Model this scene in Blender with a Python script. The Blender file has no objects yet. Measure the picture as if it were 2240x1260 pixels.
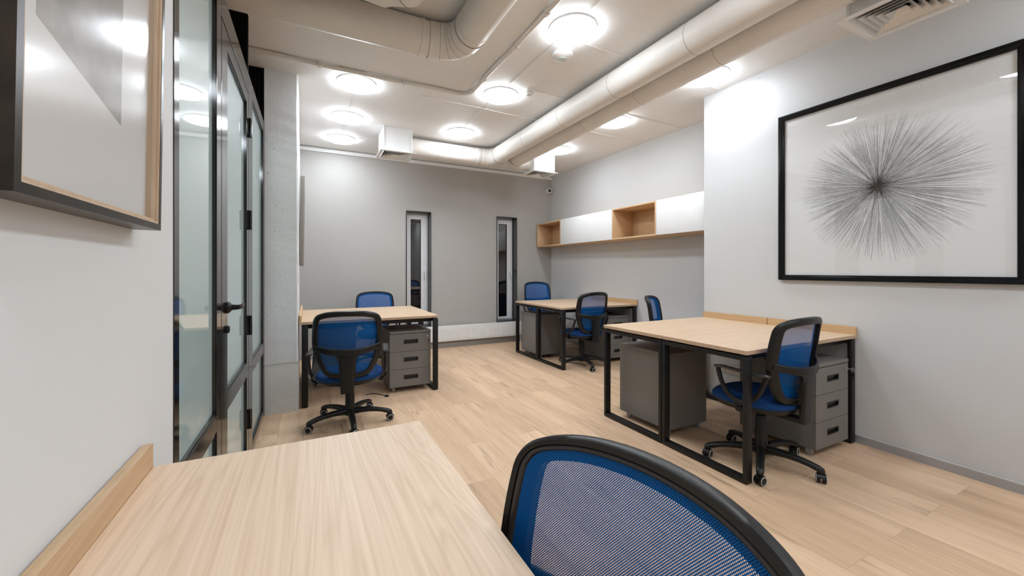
import bpy, bmesh, math, random
from mathutils import Vector, Matrix
C = bpy.context.scene.collection
PI = math.pi
random.seed(7)

# ------------------------------------------------------------------ camera, world, exposure
cam_d = bpy.data.cameras.new('camera'); cam = bpy.data.objects.new('camera', cam_d); C.objects.link(cam)
cam.location = (0, 0, 1.2)
cam.rotation_euler = (PI / 2, 0, -math.radians(27.16))
cam_d.sensor_fit = 'HORIZONTAL'; cam_d.sensor_width = 36
cam_d.lens = 873 / 2240 * 36
cam_d.shift_y = (591.2 - 630) / 2240
cam_d.clip_start = 0.02; cam_d.clip_end = 60
bpy.context.scene.camera = cam
W = bpy.data.worlds.new('world'); bpy.context.scene.world = W; W.use_nodes = True
W.node_tree.nodes['Background'].inputs[0].default_value = (0.02, 0.025, 0.035, 1)
W.node_tree.nodes['Background'].inputs[1].default_value = 0.3
VS = bpy.context.scene.view_settings
VS.view_transform = 'Standard'; VS.look = 'None'; VS.gamma = 1; VS.use_curve_mapping = False
VS.exposure = 0.74
LAMP = 23.5                                     # strength of every ceiling lamp's diffuser
cy = bpy.context.scene.cycles
cy.use_denoising = True; cy.max_bounces = 12; cy.diffuse_bounces = 6; cy.glossy_bounces = 6
cy.transparent_max_bounces = 24; cy.sample_clamp_indirect = 8; cy.caustics_reflective = False; cy.caustics_refractive = False

# ------------------------------------------------------------------ materials
def nt(name):
    m = bpy.data.materials.new(name); m.use_nodes = True
    t = m.node_tree; t.nodes.clear()
    o = t.nodes.new('ShaderNodeOutputMaterial'); b = t.nodes.new('ShaderNodeBsdfPrincipled')
    t.links.new(b.outputs[0], o.inputs[0]); return m, t, b, o
def N(t, kind, **kw):
    n = t.nodes.new('ShaderNode' + kind)
    for k, v in kw.items(): setattr(n, k, v)
    return n
def mth(t, op, a, b=None, c=None):
    n = t.nodes.new('ShaderNodeMath'); n.operation = op
    for i, v in enumerate((a, b, c)):
        if v is None: continue
        if isinstance(v, (int, float)): n.inputs[i].default_value = v
        else: t.links.new(v, n.inputs[i])
    return n.outputs[0]
def ramp(t, fac, stops):
    r = t.nodes.new('ShaderNodeValToRGB'); e = r.color_ramp.elements
    while len(e) < len(stops): e.new(0.5)
    for i, (p, c) in enumerate(stops): e[i].position = p; e[i].color = (*c, 1)
    t.links.new(fac, r.inputs[0]); return r.outputs[0]
def coords(t, scale=(1, 1, 1), src='Object', rot=(0, 0, 0)):
    tc = t.nodes.new('ShaderNodeTexCoord'); mp = t.nodes.new('ShaderNodeMapping')
    mp.inputs['Scale'].default_value = scale; mp.inputs['Rotation'].default_value = rot
    t.links.new(tc.outputs[src], mp.inputs[0]); return mp.outputs[0]
def noise(t, vec, scale, detail=4, rough=0.5, dist=0):
    n = t.nodes.new('ShaderNodeTexNoise'); t.links.new(vec, n.inputs['Vector'])
    n.inputs['Scale'].default_value = scale; n.inputs['Detail'].default_value = detail
    n.inputs['Roughness'].default_value = rough; n.inputs['Distortion'].default_value = dist
    return n.outputs['Fac']
def bump(t, b, h, strength=0.1, dist=0.01):
    n = t.nodes.new('ShaderNodeBump'); n.inputs['Strength'].default_value = strength
    n.inputs['Distance'].default_value = dist; t.links.new(h, n.inputs['Height']); t.links.new(n.outputs[0], b.inputs['Normal'])
def mixc(t, fac, a, b, mode='MIX'):
    n = t.nodes.new('ShaderNodeMix'); n.data_type = 'RGBA'; n.blend_type = mode
    for s, v in ((0, fac), (6, a), (7, b)):
        if isinstance(v, (int, float)): n.inputs[s].default_value = v
        elif isinstance(v, tuple): n.inputs[s].default_value = (*v, 1)
        else: t.links.new(v, n.inputs[s])
    return n.outputs[2]

def plain(name, col, rough=0.5, spec=0.5, metal=0.0, var=0.04, nscale=8, bmp=0.0, bscale=60, coat=0.0):
    m, t, b, o = nt(name)
    v = coords(t); f = noise(t, v, nscale, 3)
    lo = tuple(max(0, c * (1 - var)) for c in col); hi = tuple(min(1, c * (1 + var)) for c in col)
    t.links.new(ramp(t, f, [(0.3, lo), (0.7, hi)]), b.inputs['Base Color'])
    b.inputs['Roughness'].default_value = rough; b.inputs['Specular IOR Level'].default_value = spec
    b.inputs['Metallic'].default_value = metal; b.inputs['Coat Weight'].default_value = coat
    if bmp: bump(t, b, noise(t, v, bscale, 4), bmp, 0.004)
    return m

def wood(name, lo, hi, axis='X', rough=0.42, seed=0.0, freq=1.0):
    """light oak with long grain along one object axis"""
    m, t, b, o = nt(name)
    s = {'X': (0.55, 7, 7), 'Y': (7, 0.55, 7), 'Z': (7, 7, 0.55)}[axis]
    base = coords(t)
    off = N(t, 'VectorMath', operation='ADD'); t.links.new(base, off.inputs[0]); off.inputs[1].default_value = (seed, seed * 1.7, seed * 0.6)
    mp = N(t, 'Mapping'); mp.inputs['Scale'].default_value = tuple(k * freq for k in s); t.links.new(off.outputs[0], mp.inputs[0]); v = mp.outputs[0]
    n1 = noise(t, v, 1.1, 3, 0.5, 0.8)                       # broad cathedral bands
    rings = mth(t, 'FRACT', mth(t, 'MULTIPLY', n1, 15.0))
    rings = mth(t, 'POWER', mth(t, 'ABSOLUTE', mth(t, 'SUBTRACT', mth(t, 'MULTIPLY', rings, 2), 1)), 2.0)
    mp2 = N(t, 'Mapping'); mp2.inputs['Scale'].default_value = tuple(k * (1.0 if k < 1 else 16) for k in s); t.links.new(off.outputs[0], mp2.inputs[0])
    n2 = noise(t, mp2.outputs[0], 1.6, 4, 0.65)                       # fine pores
    f = mth(t, 'ADD', mth(t, 'MULTIPLY', rings, 0.22), mth(t, 'MULTIPLY', n2, 0.62))
    f = mth(t, 'ADD', f, mth(t, 'MULTIPLY', n1, 0.18))
    mid = tuple((a + c) / 2 for a, c in zip(lo, hi))
    t.links.new(ramp(t, f, [(0.28, hi), (0.55, mid), (0.85, lo)]), b.inputs['Base Color'])
    b.inputs['Roughness'].default_value = rough; b.inputs['Specular IOR Level'].default_value = 0.35
    bump(t, b, n2, 0.06, 0.002)
    return m

def floor_mat():
    m, t, b, o = nt('oak_laminate_floor')
    tc = N(t, 'TexCoord'); sp = N(t, 'SeparateXYZ'); cb = N(t, 'CombineXYZ')
    t.links.new(tc.outputs['Object'], sp.inputs[0])
    t.links.new(sp.outputs[1], cb.inputs[0]); t.links.new(sp.outputs[0], cb.inputs[1])
    br = N(t, 'TexBrick'); t.links.new(cb.outputs[0], br.inputs['Vector'])
    br.inputs['Scale'].default_value = 1; br.inputs['Brick Width'].default_value = 1.29; br.inputs['Row Height'].default_value = 0.192
    br.inputs['Mortar Size'].default_value = 0.0009; br.inputs['Mortar Smooth'].default_value = 0.2; br.inputs['Bias'].default_value = 0
    br.offset = 0.37; br.offset_frequency = 2; br.squash = 1
    br.inputs['Color1'].default_value = (0, 0, 0, 1); br.inputs['Color2'].default_value = (1, 1, 1, 1); br.inputs['Mortar'].default_value = (0.5, 0.5, 0.5, 1)
    # grain, shifted per plank
    sh = N(t, 'VectorMath', operation='MULTIPLY'); t.links.new(br.outputs['Color'], sh.inputs[0]); sh.inputs[1].default_value = (7.3, 11.1, 0)
    ad = N(t, 'VectorMath', operation='ADD'); t.links.new(tc.outputs['Object'], ad.inputs[0]); t.links.new(sh.outputs[0], ad.inputs[1])
    mp = N(t, 'Mapping'); mp.inputs['Scale'].default_value = (8, 0.6, 1); t.links.new(ad.outputs[0], mp.inputs[0])
    n1 = noise(t, mp.outputs[0], 1.0, 5, 0.6, 0.5)
    mp2 = N(t, 'Mapping'); mp2.inputs['Scale'].default_value = (90, 3.5, 1); t.links.new(ad.outputs[0], mp2.inputs[0])
    n2 = noise(t, mp2.outputs[0], 1.0, 4, 0.6)
    mp3 = N(t, 'Mapping'); mp3.inputs['Scale'].default_value = (6.5, 0.8, 1); t.links.new(ad.outputs[0], mp3.inputs[0])
    kn = noise(t, mp3.outputs[0], 2.0, 6, 0.66, 0.3)
    kn = mth(t, 'MULTIPLY', mth(t, 'MAXIMUM', mth(t, 'SUBTRACT', kn, 0.575), 0), 5.0)       # rare dark knots and cracks
    f = mth(t, 'ADD', mth(t, 'MULTIPLY', n1, 0.62), mth(t, 'MULTIPLY', n2, 0.38))
    col = ramp(t, f, [(0.30, (0.83, 0.60, 0.41)), (0.50, (0.70, 0.485, 0.315)), (0.74, (0.49, 0.315, 0.195))])
    bw = N(t, 'RGBToBW'); t.links.new(br.outputs['Color'], bw.inputs[0])
    col = mixc(t, 1.0, col, ramp(t, bw.outputs[0], [(0.0, (0.90, 0.88, 0.86)), (1.0, (1.05, 1.05, 1.05))]), 'MULTIPLY')
    col = mixc(t, kn, col, (0.26, 0.17, 0.10))
    col = mixc(t, mth(t, 'MULTIPLY', br.outputs['Fac'], 0.55), col, (0.20, 0.13, 0.08))
    t.links.new(col, b.inputs['Base Color'])
    b.inputs['Roughness'].default_value = 0.42; b.inputs['Specular IOR Level'].default_value = 0.4
    bump(t, b, mth(t, 'SUBTRACT', n2, br.outputs['Fac']), 0.08, 0.002)
    return m

def concrete(name, lo, hi, pores=0.0, bmp=0.2, rough=0.75, scale=1.0, streak=False):
    m, t, b, o = nt(name)
    v = coords(t, (scale, scale, scale * (3 if streak else 1)))
    n1 = noise(t, v, 1.3, 6, 0.55, 0.3); n2 = noise(t, v, 22, 5, 0.6)
    f = mth(t, 'ADD', mth(t, 'MULTIPLY', n1, 0.75), mth(t, 'MULTIPLY', n2, 0.25))
    col = ramp(t, f, [(0.3, lo), (0.7, hi)])
    h = mth(t, 'ADD', mth(t, 'MULTIPLY', n2, 0.5), n1)
    if pores:
        vo = N(t, 'TexVoronoi'); t.links.new(v, vo.inputs['Vector']); vo.inputs['Scale'].default_value = 17; vo.inputs['Randomness'].default_value = 1
        sel = mth(t, 'GREATER_THAN', noise(t, v, 9, 1), 0.55)
        d = mth(t, 'MULTIPLY', mth(t, 'LESS_THAN', vo.outputs['Distance'], 0.10), sel)
        col = mixc(t, mth(t, 'MULTIPLY', d, pores), col, (0.06, 0.06, 0.065))
        h = mth(t, 'SUBTRACT', h, d)
    t.links.new(col, b.inputs['Base Color']); b.inputs['Roughness'].default_value = rough
    b.inputs['Specular IOR Level'].default_value = 0.3
    bump(t, b, h, bmp, 0.01); return m

def mesh_fabric(name, col):
    m, t, b, o = nt(name)
    tc = N(t, 'TexCoord'); sp = N(t, 'SeparateXYZ'); t.links.new(tc.outputs['Object'], sp.inputs[0])
    cx = mth(t, 'COSINE', mth(t, 'MULTIPLY', sp.outputs[0], 2 * PI / 0.0038))
    cz = mth(t, 'COSINE', mth(t, 'MULTIPLY', sp.outputs[2], 2 * PI / 0.0045))
    hole = mth(t, 'GREATER_THAN', mth(t, 'MULTIPLY', cx, cz), 0.32)
    b.inputs['Base Color'].default_value = (*col, 1); b.inputs['Roughness'].default_value = 0.55
    b.inputs['Specular IOR Level'].default_value = 0.12
    tr = N(t, 'BsdfTransparent'); mx = N(t, 'MixShader')
    t.links.new(hole, mx.inputs[0]); t.links.new(b.outputs[0], mx.inputs[1]); t.links.new(tr.outputs[0], mx.inputs[2])
    t.links.new(mx.outputs[0], o.inputs[0]); return m

def fabric(name, col):
    m, t, b, o = nt(name)
    v = coords(t); vo = N(t, 'TexVoronoi'); vo.inputs['Scale'].default_value = 330; t.links.new(v, vo.inputs['Vector'])
    t.links.new(ramp(t, vo.outputs['Distance'], [(0.0, tuple(c * 1.25 for c in col)), (0.8, tuple(c * 0.6 for c in col))]), b.inputs['Base Color'])
    b.inputs['Roughness'].default_value = 0.75; b.inputs['Specular IOR Level'].default_value = 0.15
    bump(t, b, vo.outputs['Distance'], 0.3, 0.002); return m

def clear_glass(name, tint=(1, 1, 1), rough=0.004):
    """thin sheet: fresnel reflection over clear transmission"""
    m, t, b, o = nt(name); t.nodes.remove(b)
    ge = N(t, 'NewGeometry'); dt = N(t, 'VectorMath', operation='DOT_PRODUCT')      # Schlick, the same from both faces
    t.links.new(ge.outputs['Normal'], dt.inputs[0]); t.links.new(ge.outputs['Incoming'], dt.inputs[1])
    sch = mth(t, 'POWER', mth(t, 'SUBTRACT', 1.0, mth(t, 'ABSOLUTE', dt.outputs['Value'])), 5.0)
    sch = mth(t, 'ADD', 0.04, mth(t, 'MULTIPLY', sch, 0.96))
    gl = N(t, 'BsdfGlossy'); gl.inputs['Roughness'].default_value = rough
    tr = N(t, 'BsdfTransparent'); tr.inputs[0].default_value = (*tint, 1)
    v = coords(t); bp = N(t, 'Bump'); bp.inputs['Strength'].default_value = 0.02; bp.inputs['Distance'].default_value = 0.01
    t.links.new(noise(t, v, 2.5, 1), bp.inputs['Height']); t.links.new(bp.outputs[0], gl.inputs['Normal'])
    mx = N(t, 'MixShader'); t.links.new(sch, mx.inputs[0]); t.links.new(tr.outputs[0], mx.inputs[1]); t.links.new(gl.outputs[0], mx.inputs[2])
    t.links.new(mx.outputs[0], o.inputs[0]); return m

def emit(name, col, s):
    m, t, b, o = nt(name)
    b.inputs['Base Color'].default_value = (0.9, 0.9, 0.9, 1)
    b.inputs['Emission Color'].default_value = (*col, 1); b.inputs['Emission Strength'].default_value = s
    b.inputs['Roughness'].default_value = 0.4; return m

M = {}
M['floor'] = floor_mat()
M['ceiling'] = concrete('painted_concrete_ceiling', (0.77, 0.755, 0.735), (0.85, 0.835, 0.815), 0.0, 0.16, 0.6, 1.1)
M['column'] = concrete('raw_concrete', (0.68, 0.68, 0.68), (0.80, 0.80, 0.795), 0.9, 0.26, 0.8, 1.6)
M['column_tile'] = concrete('grey_stone_cladding', (0.62, 0.62, 0.61), (0.76, 0.755, 0.74), 0.0, 0.1, 0.6, 3.0, True)
M['wall_light'] = plain('light_grey_wall_paint', (0.61, 0.613, 0.613), 0.6, 0.3, var=0.01, nscale=2, bmp=0.04, bscale=90)
M['wall_grey'] = plain('mid_grey_wall_paint', (0.435, 0.42, 0.395), 0.55, 0.35, var=0.015, nscale=2, bmp=0.04, bscale=90)
M['wall_left'] = plain('pale_wall_paint', (0.76, 0.775, 0.785), 0.6, 0.3, var=0.01, nscale=2, bmp=0.04, bscale=90)
M['alu'] = plain('brushed_aluminium_strip', (0.42, 0.44, 0.47), 0.38, 0.5, 0.55, var=0.03)
M['alu_lip'] = plain('bright_metal_edge', (0.75, 0.76, 0.78), 0.3, 0.5, 0.6)
M['white'] = plain('white_lacquer', (0.80, 0.80, 0.79), 0.35, 0.5, var=0.008)
M['white_duct'] = concrete('white_duct_wrap', (0.70, 0.66, 0.61), (0.78, 0.745, 0.70), 0.0, 0.10, 0.42, 2.5)
M['white_box'] = plain('white_sheet_metal', (0.78, 0.78, 0.77), 0.4, 0.5, var=0.01)
M['vane'] = plain('white_diffuser_vanes', (0.70, 0.69, 0.67), 0.28, 0.6, 0.25, var=0.01)
M['seam'] = plain('dark_seam_tape', (0.22, 0.18, 0.145), 0.7, 0.15)
M['void'] = plain('duct_shade_black', (0.012, 0.012, 0.013), 0.9, 0.1)
M['black_panel'] = plain('matt_black_cladding', (0.005, 0.005, 0.005), 0.8, 0.08)
M['steel'] = plain('black_powder_coated_steel', (0.009, 0.0088, 0.0085), 0.45, 0.32, var=0.08, bmp=0.05, bscale=300)
M['gloss_steel'] = plain('glossy_black_steel', (0.010, 0.0095, 0.009), 0.09, 0.6, 0.0, var=0.05)
M['plastic'] = plain('black_moulded_plastic', (0.009, 0.0088, 0.0085), 0.36, 0.36, var=0.08, bmp=0.08, bscale=400)
M['plastic_bead'] = plain('black_rubber_bead', (0.018, 0.017, 0.017), 0.28, 0.55, var=0.05)
M['arm_pad'] = plain('grey_black_arm_pad', (0.035, 0.035, 0.037), 0.30, 0.6, var=0.05)
M['ring'] = plain('pale_grey_tyre', (0.42, 0.42, 0.42), 0.5, 0.4)
M['mesh'] = mesh_fabric('blue_mesh_fabric', (0.001, 0.100, 0.35))
M['seat'] = fabric('blue_seat_fabric', (0.008, 0.048, 0.17))
M['ped'] = plain('graphite_laminate', (0.19, 0.18, 0.168), 0.5, 0.35, var=0.03, bmp=0.04, bscale=200)
M['ped_edge'] = plain('graphite_edge_strip', (0.17, 0.165, 0.16), 0.4, 0.4, var=0.03)
M['handle'] = plain('black_recessed_handle', (0.008, 0.008, 0.008), 0.35, 0.5)
M['chrome'] = plain('chrome', (0.62, 0.62, 0.62), 0.22, 0.5, 0.95)
M['oak_x'] = wood('oak_desktop', (0.52, 0.355, 0.225), (0.68, 0.50, 0.345), 'X', 0.42, 0.0)
M['oak_near_lit'] = wood('oak_desktop_lit', (0.66, 0.475, 0.315), (0.87, 0.68, 0.505), 'X', 0.42, 3.1)  # same desk oak made lighter, foreground brightness put into the colour
M['oak_upstand'] = wood('oak_upstand_honey', (0.50, 0.33, 0.18), (0.66, 0.46, 0.285), 'X', 0.45, 6.3)
M['oak_y'] = wood('oak_desktop_near', (0.60, 0.455, 0.325), (0.735, 0.59, 0.455), 'Y', 0.36, 3.7)
M['oak_ey'] = wood('oak_edge_along', (0.50, 0.32, 0.165), (0.64, 0.43, 0.24), 'Y', 0.45, 5.2)
M['oak_edge_x'] = wood('oak_edge_band', (0.42, 0.29, 0.185), (0.56, 0.41, 0.28), 'X', 0.45, 1.2)
M['oak_shelf'] = wood('oak_shelf_board', (0.52, 0.33, 0.175), (0.66, 0.45, 0.265), 'Y', 0.5, 8.1)
M['radiator'] = plain('white_enamel', (0.80, 0.80, 0.79), 0.3, 0.5, var=0.01)
M['upvc'] = plain('white_window_plastic', (0.74, 0.75, 0.76), 0.3, 0.5, var=0.01)
M['reveal'] = plain('dark_grey_window_lining', (0.032, 0.032, 0.032), 0.16, 0.6, var=0.05)
M['screen'] = plain('grey_panel', (0.24, 0.22, 0.20), 0.5, 0.4)
M['pic_black'] = plain('black_satin_moulding', (0.004, 0.004, 0.004), 0.20, 0.28, var=0.1)
M['pic_dark'] = plain('dark_bronze_moulding', (0.026, 0.018, 0.012), 0.3, 0.35, var=0.8, nscale=14)
M['pic_oak'] = wood('pale_wood_liner', (0.55, 0.40, 0.27), (0.72, 0.56, 0.40), 'Z', 0.45, 2.2, 1.5)
M['paper'] = plain('white_print_paper', (0.84, 0.84, 0.835), 0.7, 0.2, var=0.006, nscale=3)
M['paper_warm'] = plain('off_white_print_paper', (0.90, 0.90, 0.895), 0.7, 0.2, var=0.01, nscale=3)
M['ink'] = plain('charcoal_ink', (0.13, 0.125, 0.12), 0.8, 0.1)
M['ink_soft'] = plain('grey_ink', (0.38, 0.38, 0.385), 0.8, 0.1)
M['ink_brown'] = plain('brown_ink', (0.035, 0.018, 0.010), 0.8, 0.1)
M['art_grey'] = plain('mottled_grey_print', (0.40, 0.385, 0.36), 0.7, 0.2, var=0.22, nscale=16)
M['glass_pic'] = clear_glass('picture_glass')
M['glass_soft'] = clear_glass('picture_glass_satin', rough=0.16)
M['lamp'] = emit('lamp_diffuser', (0.90, 0.985, 1.07), LAMP)
M['lamp_rim'] = plain('white_lamp_rim', (0.72, 0.71, 0.70), 0.4)
M['socket'] = plain('cream_socket_plastic', (0.62, 0.56, 0.48), 0.35, 0.5)
M['grey_plastic'] = plain('grey_socket_frame', (0.50, 0.50, 0.49), 0.35, 0.5)
M['lens'] = plain('dark_camera_lens', (0.01, 0.01, 0.012), 0.08, 0.8)
M['blue_led'] = plain('pale_cyan_ring', (0.45, 0.68, 0.72), 0.4)
# frosted partition glass: pale green film behind a clear polished surface
m, t, b, o = nt('frosted_partition_glass')
b.inputs['Base Color'].default_value = (0.44, 0.545, 0.54, 1); b.inputs['Roughness'].default_value = 0.45; b.inputs['Specular IOR Level'].default_value = 0.1
b.inputs['Coat Weight'].default_value = 1.0; b.inputs['Coat Roughness'].default_value = 0.012; b.inputs['Coat IOR'].default_value = 1.75
t.links.new(ramp(t, noise(t, coords(t), 1.2, 2), [(0.3, (0.49, 0.63, 0.625)), (0.7, (0.51, 0.65, 0.645))]), b.inputs['Base Color'])
M['frosted'] = m
m, t, b, o = nt('night_window_glass')          # clear pane with the dark night behind it
t.links.new(ramp(t, noise(t, coords(t), 2, 1), [(0.3, (0.004, 0.004, 0.005)), (0.7, (0.006, 0.006, 0.007))]), b.inputs['Base Color'])
b.inputs['Roughness'].default_value = 0.02; b.inputs['Specular IOR Level'].default_value = 1.0
b.inputs['Coat Weight'].default_value = 1.0; b.inputs['Coat Roughness'].default_value = 0.01
M['night'] = m

# ------------------------------------------------------------------ mesh helpers
def link(name, bm, mat, parent=None, sharp=35, smooth=True, mats=None):
    me = bpy.data.meshes.new(name); bmesh.ops.recalc_face_normals(bm, faces=bm.faces[:]); bm.to_mesh(me); bm.free()
    for mm in (mats or [mat]): me.materials.append(M[mm])
    if smooth:
        for p in me.polygons: p.use_smooth = True
        me.set_sharp_from_angle(angle=math.radians(sharp))
    o = bpy.data.objects.new(name, me); C.objects.link(o)
    if parent is not None: o.parent = parent
    return o
def tag(o, label=None, cat=None, group=None, kind=None):
    if label: o['label'] = label
    if cat: o['category'] = cat
    if group: o['group'] = group
    if kind: o['kind'] = kind
    return o
def empty(name, loc=(0, 0, 0), rz=0):
    o = bpy.data.objects.new(name, None); C.objects.link(o); o.location = loc; o.rotation_euler = (0, 0, rz)
    o.empty_display_size = 0.05; return o
def thing(name, label, cat, loc=(0, 0, 0), rz=0, group=None):
    return tag(empty(name, loc, rz), label, cat, group)
def box(bm, x0, x1, y0, y1, z0, z1, bev=0.0, mi=0, seg=2):
    r = bmesh.ops.create_cube(bm, size=1)
    vs = r['verts']
    for v in vs:
        v.co = Vector(((x0 + x1) / 2 + v.co.x * (x1 - x0), (y0 + y1) / 2 + v.co.y * (y1 - y0), (z0 + z1) / 2 + v.co.z * (z1 - z0)))
    fs = list({f for v in vs for f in v.link_faces})
    for f in fs: f.material_index = mi
    if bev:
        es = list({e for f in fs for e in f.edges})
        rr = bmesh.ops.bevel(bm, geom=es, offset=bev, segments=seg, profile=0.5, affect='EDGES')
        for f in rr['faces']: f.material_index = mi
def boxes(*bs, bev=0.0):
    bm = bmesh.new()
    for b_ in bs: box(bm, *b_, bev=bev)
    return bm
def prism(bm, pts, axis, a, b_, mi=0):
    """extrude a 2D polygon between a and b_ along an axis"""
    def P(p, k):
        return {'X': (k, p[0], p[1]), 'Y': (p[0], k, p[1]), 'Z': (p[0], p[1], k)}[axis]
    v0 = [bm.verts.new(P(p, a)) for p in pts]; v1 = [bm.verts.new(P(p, b_)) for p in pts]
    n = len(pts); fs = [bm.faces.new(v0), bm.faces.new(v1)]
    for i in range(n): fs.append(bm.faces.new((v0[i], v0[(i + 1) % n], v1[(i + 1) % n], v1[i])))
    for f in fs: f.material_index = mi
def lathe(bm, prof, cx=0, cy_=0, z0=0, n=32, axis='Z', mi=0):
    """prof: (r,h) pairs; closed ends when r == 0"""
    rings = []
    for r, h in prof:
        if r < 1e-6:
            p = {'Z': (cx, cy_, z0 + h), 'X': (cx + h, cy_, z0), 'Y': (cx, cy_ + h, z0)}[axis]
            rings.append([bm.verts.new(p)])
        else:
            rg = []
            for i in range(n):
                a = 2 * PI * i / n; c, s = r * math.cos(a), r * math.sin(a)
                rg.append(bm.verts.new({'Z': (cx + c, cy_ + s, z0 + h), 'X': (cx + h, cy_ + c, z0 + s), 'Y': (cx + c, cy_ + h, z0 + s)}[axis]))
            rings.append(rg)
    for A, B in zip(rings, rings[1:]):
        if len(A) == 1 and len(B) == 1: continue
        for i in range(n):
            j = (i + 1) % n
            if len(A) == 1: f = bm.faces.new((A[0], B[i], B[j]))
            elif len(B) == 1: f = bm.faces.new((A[i], A[j], B[0]))
            else: f = bm.faces.new((A[i], A[j], B[j], B[i]))
            f.material_index = mi
def catmull(pts, k=8, closed=False):
    pts = [Vector(p) for p in pts]; n = len(pts); out = []
    rng = range(n if closed else n - 1)
    for i in rng:
        if closed: p0, p1, p2, p3 = pts[i - 1], pts[i], pts[(i + 1) % n], pts[(i + 2) % n]
        else: p0, p1, p2, p3 = pts[max(i - 1, 0)], pts[i], pts[i + 1], pts[min(i + 2, n - 1)]
        for s in range(k):
            u = s / k
            out.append(0.5 * ((2 * p1) + (p2 - p0) * u + (2 * p0 - 5 * p1 + 4 * p2 - p3) * u * u + (3 * p1 - p0 - 3 * p2 + p3) * u ** 3))
    if not closed: out.append(pts[-1])
    return out
def sweep(bm, path, size, up=(0, 0, 1), n=12, closed=False, cap=True, power=2.0, mi=0):
    """elliptic (or squarish, power > 2) tube along a path; size is one (w,h) or a list of them"""
    path = [Vector(p) for p in path]; L = len(path); rings = []
    for i, p in enumerate(path):
        if closed: tg = path[(i + 1) % L] - path[i - 1]
        else: tg = path[min(i + 1, L - 1)] - path[max(i - 1, 0)]
        tg.normalize(); u = Vector(up); s = tg.cross(u)
        if s.length < 1e-4: s = tg.cross(Vector((0, 1, 0)))
        s.normalize(); u2 = s.cross(tg).normalized()
        w, h = size[i] if isinstance(size, list) else size
        rg = []
        for k in range(n):
            a = 2 * PI * k / n; c, q = math.cos(a), math.sin(a)
            c = math.copysign(abs(c) ** (2 / power), c); q = math.copysign(abs(q) ** (2 / power), q)
            rg.append(bm.verts.new(p + s * (w * c) + u2 * (h * q)))
        rings.append(rg)
    R = list(zip(rings, rings[1:])) + ([(rings[-1], rings[0])] if closed else [])
    for A, B in R:
        for k in range(n):
            j = (k + 1) % n; f = bm.faces.new((A[k], A[j], B[j], B[k])); f.material_index = mi
    if cap and not closed:
        for rg, q in ((rings[0], 0), (rings[-1], -1)):
            f = bm.faces.new(rg); f.material_index = mi
def struct(name, bm, mat, parent=None, smooth=False, **kw):
    o = link(name, bm, mat, parent, smooth=smooth, **kw)
    if parent is None: o['kind'] = 'structure'
    return o
def copy_tree(o, parent=None):
    c = o.copy(); C.objects.link(c)
    if parent is not None: c.parent = parent
    for ch in list(o.children): copy_tree(ch, c)
    return c

# ------------------------------------------------------------------ the room
XR, XRR, YB, ZC, XL = 3.415, 3.875, 6.02, 2.87, -0.335
YS = 2.586                                       # where the right wall steps back
struct('floor', boxes((-1.8, 4.1, -2.7, 6.35, -0.1, 0)), 'floor')
struct('ceiling', boxes((-1.8, 4.1, -2.7, 6.35, ZC, ZC + 0.12)), 'ceiling')
struct('wall_right', boxes((XR, 4.1, -2.6, YS, 0, ZC)), 'wall_light')
XA = lambda y: 3.961 + (3.875 - 3.961) * (y - YS) / (YB - YS)        # this wall runs a little out of square
bm = bmesh.new(); prism(bm, [(XA(YS), YS), (4.1, YS), (4.1, YB), (XA(YB), YB)], 'Z', 0, ZC); struct('wall_right_rear', bm, 'wall_light')
struct('wall_front', boxes((-0.5, 4.1, -2.7, -2.6, 0, ZC)), 'wall_left')
struct('wall_left', boxes((-0.46, XL, -2.6, 1.43, 0, ZC)), 'wall_left')
struct('wall_left_rear', boxes((-0.30, -0.085, 4.30, YB, 0, ZC)), 'wall_light')
struct('wall_corridor', boxes((-1.8, -1.7, -2.6, 6.1, 0, ZC), (-1.7, -0.30, 6.02, 6.12, 0, ZC), (-1.7, -0.5, -2.7, -2.6, 0, ZC)), 'wall_light')
W1 = (1.31, 1.692, 0.335, 2.092); W2 = (2.798, 3.18, 0.335, 2.096)
bm = bmesh.new()
for x0, x1, z0, z1 in ((-0.30, W1[0], 0, ZC), (W1[1], W2[0], 0, ZC), (W2[1], 4.1, 0, ZC), (W1[0], W1[1], 0, W1[2]), (W1[0], W1[1], W1[3], ZC),
                       (W2[0], W2[1], 0, W2[2]), (W2[0], W2[1], W2[3], ZC)):
    box(bm, x0, x1, YB, YB + 0.27, z0, z1)
struct('wall_back', bm, 'wall_grey')
bm = bmesh.new(); box(bm, -0.085, XRR, YB - 0.03, YB, 2.806, 2.852, 0.003); struct('trim_1', bm, 'white')

# concrete column with a stone-clad foot
bm = bmesh.new(); box(bm, -0.316, -0.068, 3.86, 4.30, 0.425, ZC)
bmesh.ops.bevel(bm, geom=[e for e in bm.edges if abs(e.verts[0].co.x + 0.068) < 1e-4 and abs(e.verts[1].co.x + 0.068) < 1e-4 and abs(e.verts[0].co.y - 3.86) < 1e-4 and abs(e.verts[1].co.y - 3.86) < 1e-4], offset=0.012, segments=1, affect='EDGES')
bmesh.ops.subdivide_edges(bm, edges=[e for e in bm.edges if abs(e.verts[0].co.z - e.verts[1].co.z) > 1], cuts=40)
for v in bm.verts:
    if v.co.x > -0.09 and v.co.y < 3.88 and 0.5 < v.co.z < ZC - 0.01:
        v.co.x += random.uniform(-0.003, 0.002); v.co.y += random.uniform(-0.001, 0.002)
col = struct('wall_column', bm, 'column')
bm = bmesh.new(); box(bm, -0.316, -0.066, 3.857, 4.30, 0, 0.418, 0.001); struct('column_foot', bm, 'column_tile', col)
bm = bmesh.new(); box(bm, -0.316, -0.064, 3.853, 4.30, 0.418, 0.425); struct('metal_edge_strip', bm, 'alu_lip', col)

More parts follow.
